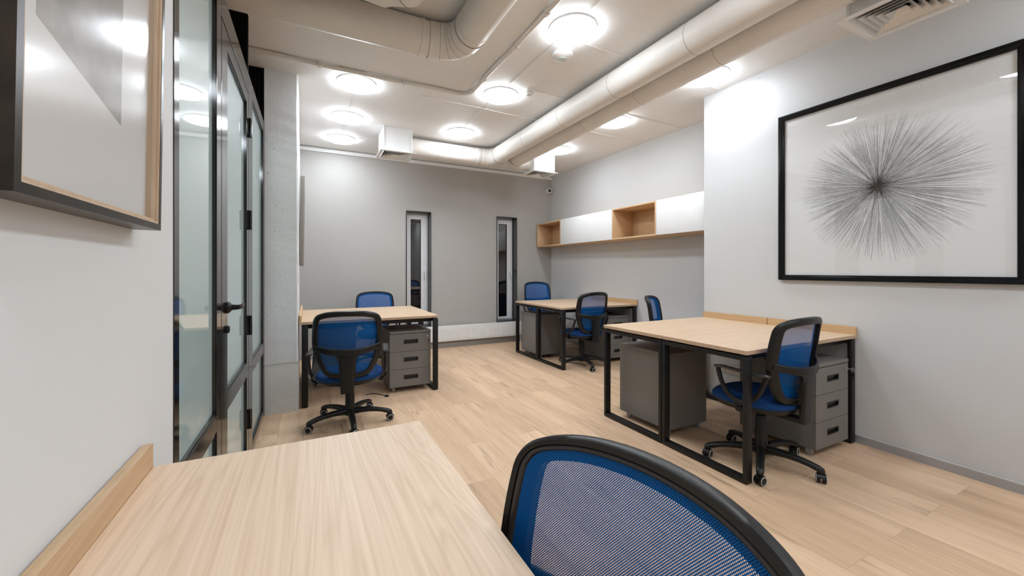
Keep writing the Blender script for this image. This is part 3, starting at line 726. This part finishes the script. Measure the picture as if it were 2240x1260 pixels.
# deep shadow-box picture on the left wall, leaning forward a little
LY0, LY1, LZ0, LZ1 = 0.642, 1.14, 1.288, 2.00
root = thing('framed_picture', 'dark deep-framed abstract print with a pale wooden liner on the left wall', 'picture', (XL, LY0, LZ0))
root.rotation_euler = (0, math.radians(0.8), 0)
w, h = LY1 - LY0, LZ1 - LZ0; D = 0.047
def rim(bmx, o0, o1, x0, x1):
    box(bmx, x0, x1, o0, o1, o0, h - o0); box(bmx, x0, x1, w - o1, w - o0, o0, h - o0); box(bmx, x0, x1, o1, w - o1, o0, o1); box(bmx, x0, x1, o1, w - o1, h - o1, h - o0)
bm = bmesh.new(); rim(bm, 0, 0.013, 0.001, D); link('outer_frame', bm, 'pic_dark', root, smooth=False)
bm = bmesh.new(); rim(bm, 0.013, 0.017, 0.004, D - 0.001); rim(bm, 0.017, 0.019, 0.004, D - 0.008); rim(bm, 0.019, 0.0225, 0.004, D - 0.006); link('wooden_liner', bm, 'pic_oak', root, smooth=False)
bm = bmesh.new(); box(bm, 0.010, 0.026, 0.0225, w - 0.0225, 0.0225, h - 0.0225); pr = link('print', bm, 'paper_warm', root, smooth=False)
GY0, GY1 = 0.725 - LY0, 0.985 - LY0
bm = bmesh.new(); prism(bm, [(GY0, h - 0.05), (GY0, 1.525 - LZ0), (GY1, 1.468 - LZ0), (GY1, h - 0.05)], 'X', 0.0262, 0.0266); link('printed_shape', bm, 'art_grey', pr, smooth=False)
bm = bmesh.new(); box(bm, D - 0.013, D - 0.012, 0.0225, w - 0.0225, 0.0225, h - 0.0225); link('glass', bm, 'glass_soft', root, smooth=False)

# ------------------------------------------------------------------ desks
ZT, TT = 0.75, 0.024
def make_desk(length, depth, up='R', long_up=False, gmat='oak_x', emat='oak_edge_x', umat='oak_ey'):
    """origin at the floor under the near-left corner; length along x, depth along y"""
    r = empty('office_desk')
    bmx = bmesh.new(); box(bmx, 0, length, 0, depth, ZT - TT, ZT, 0.0012, seg=1)
    for f in bmx.faces:
        if abs(f.normal.z) < 0.5: f.material_index = 1
    link('desktop', bmx, gmat, r, smooth=False, mats=[gmat, emat])
    t_ = 0.018; bmx = bmesh.new()
    if long_up: box(bmx, 0, length, depth, depth + t_, ZT - TT, 0.804, 0.001)
    elif up == 'R': box(bmx, length, length + t_, 0, depth - 0.003, ZT - TT, 0.806, 0.001)
    else: box(bmx, -t_, 0, 0, depth - 0.003, ZT - TT, 0.806, 0.001)
    link('upstand', bmx, umat, r, smooth=False)
    for x0 in (0.002, length - 0.052):
        bmx = bmesh.new(); A, B = 0.002, depth - 0.002; p = 0.025; zt = ZT - TT - 0.010
        box(bmx, x0, x0 + 0.05, A, A + p, 0.006, zt, 0.002); box(bmx, x0, x0 + 0.05, B - p, B, 0.006, zt, 0.002)
        box(bmx, x0, x0 + 0.05, A + p, B - p, zt - p, zt, 0.002); box(bmx, x0, x0 + 0.05, A + p, B - p, 0.006, 0.006 + p, 0.002)
        fr = link('leg_frame', bmx, 'steel', r)
        for y in (A + 0.03, B - 0.03):
            bmx = bmesh.new(); lathe(bmx, [(0, 0), (0.014, 0), (0.014, 0.006), (0, 0.006)], x0 + 0.025, y, 0, 12); link('levelling_foot', bmx, 'handle', fr)
            bmx = bmesh.new(); box(bmx, x0 + 0.01, x0 + 0.04, y - 0.015, y + 0.015, zt, zt + 0.010); link('spacer', bmx, 'handle', fr)
    for y0 in (0.055, depth - 0.095):
        bmx = bmesh.new(); box(bmx, 0.052, length - 0.052, y0, y0 + 0.04, ZT - TT - 0.042, ZT - TT - 0.004, 0.002); link('cross_beam', bmx, 'steel', r)
    return r
G = 'oak topped office desks on black steel frames'
dR = make_desk(1.217, 0.602); dR.location = (2.175, 1.378, 0); tag(dR, 'oak-topped desk nearest the right wall picture, with a chair tucked at its near side', 'desk', G)
o = copy_tree(dR); o.location = (2.175, 1.982, 0); o['label'] = 'oak-topped desk joined behind the right-hand near desk, below the wall step'
dB = make_desk(1.190, 0.602); dB.location = (2.713, 3.970, 0); tag(dB, 'oak-topped near desk of the far right pair under the wall cabinets', 'desk', G)
o = copy_tree(dB); o.location = (2.713, 4.574, 0); o['label'] = 'oak-topped rear desk of the far right pair, closest to the back wall corner'
dL = make_desk(1.217, 0.59, up='L'); dL.location = (-0.045, 3.905, 0); tag(dL, 'oak-topped desk right beside the concrete column, chair in front of it', 'desk', G)
o = copy_tree(dL); o.location = (-0.045, 4.497, 0); o['label'] = 'oak-topped desk joined behind the column desk, facing the slot window'
dF = make_desk(1.20, 0.613, long_up=True, gmat='oak_near_lit', emat='oak_edge_x', umat='oak_upstand'); dF.location = (0.299, -0.01, 0); dF.rotation_euler = (0, 0, PI / 2)
tag(dF, 'large oak desktop, colour lightened for brighter light, in the foreground against the left wall', 'desk', G)

# ------------------------------------------------------------------ drawer pedestals
def make_pedestal():
    """front towards -y, origin on the floor at the near-left corner"""
    r = empty('drawer_pedestal'); w, d, z0, z1 = 0.405, 0.50, 0.050, 0.598
    bmx = bmesh.new(); box(bmx, 0, w, 0.019, d, z0, z1 - 0.023, 0.001); link('carcass', bmx, 'ped', r, smooth=False)
    bmx = bmesh.new(); box(bmx, -0.0015, w + 0.0015, -0.002, d + 0.001, z1 - 0.022, z1, 0.0015); link('top_board', bmx, 'ped_edge' if False else 'ped', r)
    hs_ = (z1 - 0.026 - z0) / 3
    for k in range(3):
        a, b_ = z0 + k * hs_ + 0.0015, z0 + (k + 1) * hs_ - 0.0015; mz = (a + b_) / 2 + 0.008; hw, hh = 0.067, 0.0170; cx_ = w / 2 + 0.004
        bmx = bmesh.new()
        for q in ((0.001, cx_ - hw, a, b_), (cx_ + hw, w - 0.001, a, b_), (cx_ - hw, cx_ + hw, a, mz - hh), (cx_ - hw, cx_ + hw, mz + hh, b_)): box(bmx, q[0], q[1], 0, 0.018, q[2], q[3])
        bmesh.ops.remove_doubles(bmx, verts=bmx.verts[:], dist=1e-5)
        dr = link('drawer', bmx, 'ped', r, smooth=False)
        bmx = bmesh.new(); box(bmx, cx_ - hw, cx_ + hw, 0.012, 0.017, mz - hh, mz + hh)
        for q in ((cx_ - hw - 0.004, cx_ + hw + 0.004, mz + hh - 0.004, mz + hh + 0.003), (cx_ - hw - 0.004, cx_ + hw + 0.004, mz - hh - 0.003, mz - hh + 0.004), (cx_ - hw - 0.004, cx_ - hw + 0.004, mz - hh, mz + hh), (cx_ + hw - 0.004, cx_ + hw + 0.004, mz - hh, mz + hh)): box(bmx, q[0], q[1], -0.003, 0.012, q[2], q[3], 0.001)
        link('drawer_handle', bmx, 'handle', dr)
    bmx = bmesh.new(); lathe(bmx, [(0, 0), (0.010, 0), (0.010, -0.004), (0.006, -0.006), (0, -0.006)], w - 0.032, -0.001, z1 - 0.062, 18, 'Y'); lk = link('lock', bmx, 'chrome', r)
    for x in (0.045, w - 0.045):
        for y in (0.06, d - 0.05):
            bmx = bmesh.new(); lathe(bmx, [(0, -0.011), (0.020, -0.011), (0.022, -0.007), (0.022, 0.007), (0.020, 0.011), (0, 0.011)], x, y, 0.022, 18, 'X'); box(bmx, x - 0.008, x + 0.008, y - 0.004, y + 0.012, 0.034, 0.050)
            link('castor', bmx, 'ring', r)
    return r
GP = 'graphite three-drawer pedestals under the desks'
p0 = make_pedestal(); p0.location = (2.876, 1.375, 0); tag(p0, 'graphite pedestal with three drawers under the right near desk, by the picture wall', 'drawer unit', GP)
def ped(x, y, rz, lb):
    o = copy_tree(p0); o.location = (x, y, 0); o.rotation_euler = (0, 0, rz); o['label'] = lb; return o
ped(0.712, 3.99, 0, 'graphite pedestal with three drawers under the desk beside the column')
ped(3.440, 4.04, 0, 'graphite pedestal with three drawers at the right end of the far right desks')
ped(2.706, 2.530, PI, 'graphite pedestal seen from its blank back, under the left end of the right near desks')
ped(3.195, 5.13, PI, 'graphite pedestal seen from its blank back, under the left end of the far right desks')
ped(0.46, 5.03, PI, 'graphite pedestal half hidden behind the mesh chair, under the rear column desk')
# keys left in two of the locks (each key set hangs from its lock)
def keys(x, y, z, label):
    r = thing('key_ring', label, 'keys', (x, y, z))
    bmx = bmesh.new(); box(bmx, -0.001, 0.001, -0.028, -0.002, -0.004, 0.004); lathe(bmx, [(0, -0.001), (0.011, -0.001), (0.011, 0.001), (0, 0.001)], 0, -0.034, 0, 16, 'X'); link('lock_key', bmx, 'chrome', r)
    bmx = bmesh.new(); pts = [(0.0, -0.036 + 0.010 * math.sin(a), -0.014 - 0.012 * math.cos(a) + 0.004) for a in [2 * PI * k / 14 for k in range(14)]]; sweep(bmx, pts, (0.0011, 0.0011), (1, 0, 0), 6, closed=True); link('split_ring', bmx, 'chrome', r)
    bmx = bmesh.new(); box(bmx, -0.0012, 0.0012, -0.045, -0.028, -0.048, -0.022, 0.001); box(bmx, -0.001, 0.001, -0.039, -0.034, -0.070, -0.048); link('spare_key', bmx, 'steel', r)
keys(2.876 + 0.373, 1.375 - 0.004, 0.536, 'small bunch of keys hanging in the lock under the right near desk')
keys(0.712 + 0.373, 3.99 - 0.004, 0.536, 'small bunch of keys hanging in the lock under the column desk')

# ---- sockets on the right wall under the desks, loose cable
root = thing('wall_socket', 'low strip of cream wall sockets under the right-hand desks', 'wall socket', (XR, 2.10, 0.258))
bm = bmesh.new(); box(bm, -0.012, 0, 0, 0.335, 0, 0.092, 0.003); link('cover_frame', bm, 'grey_plastic', root)
for k in range(4):
    yc = 0.045 + k * 0.0815; bm = bmesh.new(); box(bm, -0.015, -0.012, yc - 0.036, yc + 0.036, 0.010, 0.082, 0.001); s = link('socket_plate', bm, 'socket', root)
    bm = bmesh.new(); lathe(bm, [(0, -0.0125), (0.019, -0.0125), (0.020, -0.0165), (0.022, -0.0165), (0.022, -0.0145)], 0, yc, 0.046, 22, 'X'); 
    for q in (-0.009, 0.009): lathe(bm, [(0, -0.0172), (0.003, -0.0172), (0.003, -0.0128)], 0, yc + q, 0.046, 8, 'X')
    link('socket_well', bm, 'screen', s)
bm = bmesh.new(); sweep(bm, catmull([(0, 0, 0.005), (0.05, 0.015, 0.005), (0.09, -0.01, 0.006), (0.13, -0.06, 0.005), (0.17, -0.12, 0.005)], 6), (0.0035, 0.0035), n=8)
box(bm, 0.155, 0.19, -0.15, -0.115, 0.0, 0.014, 0.003)
o = link('power_cable', bm, 'plastic'); o.location = (0.50, 4.05, 0); tag(o, 'short black cable lying on the floor behind the near mesh chair', 'cable')

# ------------------------------------------------------------------ office chair
def yb(x, z):                                         # surface of the backrest, seen from above and the side
    e = 0.165 + 0.13 * (z - 0.64)
    if z > 0.80: e += 0.5 * (z - 0.80) ** 2
    return -(e + 0.066 * (1 - min(1.0, (x / 0.247) ** 2)))
HALF = [(0, .912), (.10, .908), (.165, .897), (.208, .880), (.231, .850), (.239, .81), (.245, .74), (.246, .66), (.236, .60), (.214, .53), (.183, .465), (.140, .421), (.07, .401), (0, .397)]
OUT = [(x, z) for x, z in HALF] + [(-x, z) for x, z in HALF[-2:0:-1]]
OUTL = [(p.x, p.y) for p in catmull([(x, z, 0) for x, z in OUT], 5, True)]
def inset(loop, d):
    n = len(loop); out = []
    for i in range(n):
        a = Vector(loop[i - 1]); b_ = Vector(loop[(i + 1) % n]); t_ = (b_ - a).normalized(); nn = Vector((t_.y, -t_.x))
        out.append((loop[i][0] + nn.x * d, loop[i][1] + nn.y * d))
    return out
area = sum(OUTL[i - 1][0] * OUTL[i][1] - OUTL[i][0] * OUTL[i - 1][1] for i in range(len(OUTL)))
SG = 1 if area < 0 else -1
def loopstrip(bm, prof):
    """prof: (inset, depth) around the outline; depth > 0 is towards the sitter"""
    rings = []
    for d, dep in prof:
        lp = inset(OUTL, SG * d); rings.append([bm.verts.new((x, yb(x, z) + dep, z)) for x, z in lp])
    for A, B in zip(rings, rings[1:] + [rings[0]]):
        n = len(A)
        for i in range(n): bm.faces.new((A[i], A[(i + 1) % n], B[(i + 1) % n], B[i]))
def make_chair():
    r = empty('office_chair')
    bm = bmesh.new()
    loopstrip(bm, [(0.000, 0.008), (0.001, -0.010), (0.006, -0.018), (0.020, -0.024), (0.036, -0.022), (0.041, -0.016), (0.041, 0.001), (0.020, 0.004), (0.0125, 0.006), (0.012, 0.012), (0.004, 0.013)])
    bf = link('backrest_frame', bm, 'plastic', r, 40)
    bm = bmesh.new(); loopstrip(bm, [(0.0135, 0.005), (0.0135, 0.010), (0.017, 0.0125), (0.021, 0.011), (0.0235, 0.005)]); link('edge_bead', bm, 'plastic_bead', bf, 60)
    # mesh panel filled inside the bead
    lp = inset(OUTL, SG * 0.0225); bm = bmesh.new(); n = len(lp); cz = 0.655; K = 7; rings = []
    for k in range(K + 1):
        s = 1 - k / K
        rings.append([bm.verts.new((x * s, yb(x * s, cz + (z - cz) * s) + 0.007, cz + (z - cz) * s)) for x, z in lp] if k < K else [bm.verts.new((0, yb(0, cz) + 0.007, cz))])
    for A, B in zip(rings, rings[1:]):
        for i in range(n):
            j = (i + 1) % n
            if len(B) == 1: bm.faces.new((A[i], A[j], B[0]))
            else: bm.faces.new((A[i], A[j], B[j], B[i]))
    link('mesh_panel', bm, 'mesh', r, 80)
    # rear cross bar, running into the central upright
    bm = bmesh.new(); pts = []; sz = []
    for k in range(-8, 9):
        x = k / 8 * 0.232; u = abs(k) / 8; z = 0.606 + 0.036 * u * u
        pts.append((x, yb(x, z) - 0.018 - 0.030 * (1 - u * u), z)); sz.append((0.009, 0.027 - 0.007 * u))
    sweep(bm, pts, sz, (0, 0, 1), 14, power=3); cb = link('cross_bar', bm, 'plastic', r, 50)
    for s in (-1, 1):                                 # webs that flare from the bar into the upright
        bm = bmesh.new(); prof_ = [(0.040, .60), (0.115, .607), (0.080, .588), (0.064, .565), (0.058, .53), (0.056, .42), (0.040, .40)]
        P0 = [bm.verts.new((s * x, yb(x, z) - 0.030, z)) for x, z in prof_]; P1 = [bm.verts.new((s * x, yb(x, z) - 0.050, z)) for x, z in prof_]
        bm.faces.new(P0); bm.faces.new(P1)
        for i in range(len(prof_)): j = (i + 1) % len(prof_); bm.faces.new((P0[i], P0[j], P1[j], P1[i]))
        link('web', bm, 'plastic', cb)
    bm = bmesh.new(); pts = [(0, -0.252, 0.602), (0, -0.256, 0.55), (0, -0.252, 0.46), (0, -0.247, 0.38), (0, -0.245, 0.305)]; pts = catmull(pts, 4)
    sweep(bm, pts, [(0.052 - 0.006 * i / len(pts), 0.016) for i in range(len(pts))], (0, 1, 0), 20, power=5)
    link('back_upright', bm, 'plastic', r, 40)
    bm = bmesh.new(); box(bm, -0.035, 0.035, -0.24, -0.03, 0.300, 0.328, 0.006); box(bm, -0.085, 0.085, -0.10, 0.10, 0.318, 0.342, 0.006); link('tilt_mechanism', bm, 'steel', r)
    bm = bmesh.new(); sweep(bm, [(0.06, 0.0, 0.325), (0.20, 0.02, 0.322), (0.265, 0.02, 0.318)], (0.005, 0.005), n=8); sweep(bm, [(0.22, 0.02, 0.320), (0.275, 0.02, 0.318)], (0.010, 0.006), n=10, power=3); link('height_lever', bm, 'plastic', r)
    # seat shell and cushion
    def seat_loop(sx, sy, z, n=40, y0=0.015):
        out = []
        for k in range(n):
            a = 2 * PI * k / n; c, q = math.cos(a), math.sin(a)
            c = math.copysign(abs(c) ** 0.72, c); q = math.copysign(abs(q) ** 0.72, q)
            out.append((c * sx * (1.0 - 0.06 * (q < 0) * abs(q)), y0 + q * sy, z))
        return out
    def stack(loops, name, mat, wf=None):
        bm = bmesh.new(); rr = [[bm.verts.new(p) for p in L] for L in loops]
        for A, B in zip(rr, rr[1:]):
            for i in range(len(A)): j = (i + 1) % len(A); bm.faces.new((A[i], A[j], B[j], B[i]))
        bm.faces.new(rr[0]); bm.faces.new(rr[-1]); return link(name, bm, mat, r, 60)
    stack([seat_loop(0.19, 0.175, 0.338), seat_loop(0.225, 0.21, 0.346), seat_loop(0.243, 0.23, 0.366), seat_loop(0.245, 0.232, 0.380)], 'seat_shell', 'plastic')
    stack([seat_loop(0.243, 0.230, 0.374), seat_loop(0.247, 0.234, 0.385), seat_loop(0.246, 0.233, 0.398), seat_loop(0.232, 0.220, 0.413), seat_loop(0.20, 0.19, 0.421), seat_loop(0.12, 0.11, 0.421), seat_loop(0.02, 0.02, 0.417)], 'seat', 'seat')
    # armrests: a pad on a D-shaped loop
    for s in (-1, 1):
        bm = bmesh.new()
        pts = catmull([(s * 0.265, 0.108, 0.580), (s * 0.267, 0.103, 0.555), (s * 0.268, 0.082, 0.495), (s * 0.268, 0.045, 0.440), (s * 0.267, -0.015, 0.408), (s * 0.267, -0.075, 0.418), (s * 0.268, -0.130, 0.470), (s * 0.268, -0.165, 0.540), (s * 0.266, -0.178, 0.580)], 5)
        sweep(bm, pts, (0.0135, 0.0115), (s, 0, 0), 12, power=2.6); ar = link('armrest', bm, 'plastic', r, 60)
        bm = bmesh.new(); pp = catmull([(s * 0.264, 0.130, 0.586), (s * 0.266, 0.08, 0.592), (s * 0.268, 0.0, 0.589), (s * 0.268, -0.10, 0.586), (s * 0.267, -0.192, 0.588)], 5); m_ = len(pp)
        sweep(bm, pp, [((0.024 if 2 < i < m_ - 3 else 0.024 * (0.55 + 0.15 * min(i, m_ - 1 - i))), 0.008) for i in range(m_)], (0, 0, 1), 14, power=2.6); link('arm_pad', bm, 'arm_pad', ar, 60)
        bm = bmesh.new(); sweep(bm, catmull([(s * 0.267, -0.02, 0.405), (s * 0.268, -0.02, 0.365), (s * 0.22, -0.015, 0.338), (s * 0.10, 0.0, 0.330)], 4), (0.022, 0.007), (0, 0, 1), 10, power=3); link('arm_bracket', bm, 'plastic', ar, 50)
    bm = bmesh.new(); lathe(bm, [(0, 0.075), (0.038, 0.075), (0.038, 0.105), (0.036, 0.12), (0.034, 0.245), (0.031, 0.252), (0.030, 0.285), (0.026, 0.29), (0.014, 0.292), (0.014, 0.32), (0, 0.32)], n=24); link('gas_column', bm, 'plastic', r, 40)
    # five-star base
    bm = bmesh.new(); lathe(bm, [(0, 0.062), (0.036, 0.062), (0.043, 0.075), (0.043, 0.102), (0.037, 0.112), (0, 0.114)], n=28); sb = link('star_hub', bm, 'plastic', r, 40)
    for k in range(5):
        a = PI / 2 + 2 * PI * k / 5; d = Vector((math.cos(a), math.sin(a), 0))
        prof_ = [(0.030, 0.090, 0.026, 0.024), (0.08, 0.096, 0.025, 0.022), (0.14, 0.098, 0.024, 0.019), (0.20, 0.094, 0.0225, 0.0165), (0.25, 0.086, 0.0215, 0.0155), (0.288, 0.076, 0.021, 0.0165), (0.308, 0.066, 0.019, 0.017), (0.314, 0.056, 0.016, 0.012)]
        bm = bmesh.new(); sweep(bm, [d * q[0] + Vector((0, 0, q[1])) for q in prof_], [(q[2], q[3]) for q in prof_], (0, 0, 1), 14, power=2.8); link('star_leg', bm, 'plastic', r, 55)
        ca = a + (0.9, -0.6, 1.9, 0.3, -1.2)[k]; P_ = d * 0.305
        mt = Matrix.Translation((P_.x, P_.y, 0)) @ Matrix.Rotation(ca, 4, 'Z')
        bm = bmesh.new()
        for q in (-0.0155, 0.0155): lathe(bm, [(0, -0.0085), (0.022, -0.0085), (0.0265, -0.005), (0.0265, 0.005), (0.022, 0.0085), (0, 0.0085)], 0, q, 0.0265, 24, 'Y')
        hood = [(0.030 * math.cos(t_), 0.0265 + 0.030 * math.sin(t_)) for t_ in [PI * (0.05 + 0.9 * i / 10) for i in range(11)]] + [(-0.012, 0.030), (0.012, 0.030)]
        prism(bm, hood, 'Y', -0.0155, 0.0155); lathe(bm, [(0, 0.05), (0.008, 0.05), (0.008, 0.064), (0, 0.064)], 0, 0, 0, 10)
        bmesh.ops.transform(bm, matrix=mt, verts=bm.verts[:]); cs = link('castor', bm, 'plastic', r, 40)
        for q in (-1, 1):
            bm = bmesh.new(); lathe(bm, [(0.0195, q * 0.0242), (0.0215, q * 0.0256), (0.0245, q * 0.0236), (0.0240, q * 0.0216), (0.0200, q * 0.0236)], 0, 0, 0.0265, 24, 'Y')
            bmesh.ops.transform(bm, matrix=mt, verts=bm.verts[:]); link('tyre_ring', bm, 'ring', cs, 50)
    return r
GC = 'blue mesh-backed office chairs'
chair0 = make_chair()
UPPER = ('backrest_frame', 'mesh_panel', 'cross_bar', 'back_upright', 'tilt_mechanism', 'height_lever', 'seat_shell', 'seat', 'armrest')
def place(o, x, y, facing, dz, label, spin=0.0):
    """facing: degrees turned from +y (positive = towards -x); dz lifts the seat; spin turns the star base"""
    o.location = (x, y, 0); o.rotation_euler = (0, 0, math.radians(facing))
    for ch in o.children:
        if ch.name.split('.')[0] in UPPER: ch.location.z = dz
        elif ch.name.split('.')[0] == 'gas_column': ch.scale.z = 1.0; ch.location.z = dz * 0.5
        else: ch.rotation_euler = (0, 0, math.radians(spin))
    tag(o, label, 'office chair', GC)
SPOTS = [(0.300, 3.390, -9, -0.006, 'blue mesh office chair seen from behind, in front of the column desk', 45),
         (0.81, 5.42, 180, 0.002, 'blue mesh office chair behind the column desk, only its backrest showing', 10),
         (2.520, 1.507, 2, 0.024, 'blue mesh office chair seen from behind at the right near desk', 46),
         (3.335, 2.865, 213, 0.024, 'blue mesh chair turned sideways beyond the right-hand desks, only a leaning back showing', 13),
         (3.07, 4.06, 5, 0.028, 'blue mesh office chair seen from behind at the far right desks', 18),
         (3.36, 5.45, 180, 0.10, 'blue mesh office chair raised high in the back corner behind the far right desks', 0),
         (0.187, 0.390, 98.7, 0.011, 'large blue mesh chair back in the foreground, tucked under the near desk', 0)]
for i, s in enumerate(SPOTS):
    o = chair0 if i == len(SPOTS) - 1 else copy_tree(chair0)
    place(o, *s)
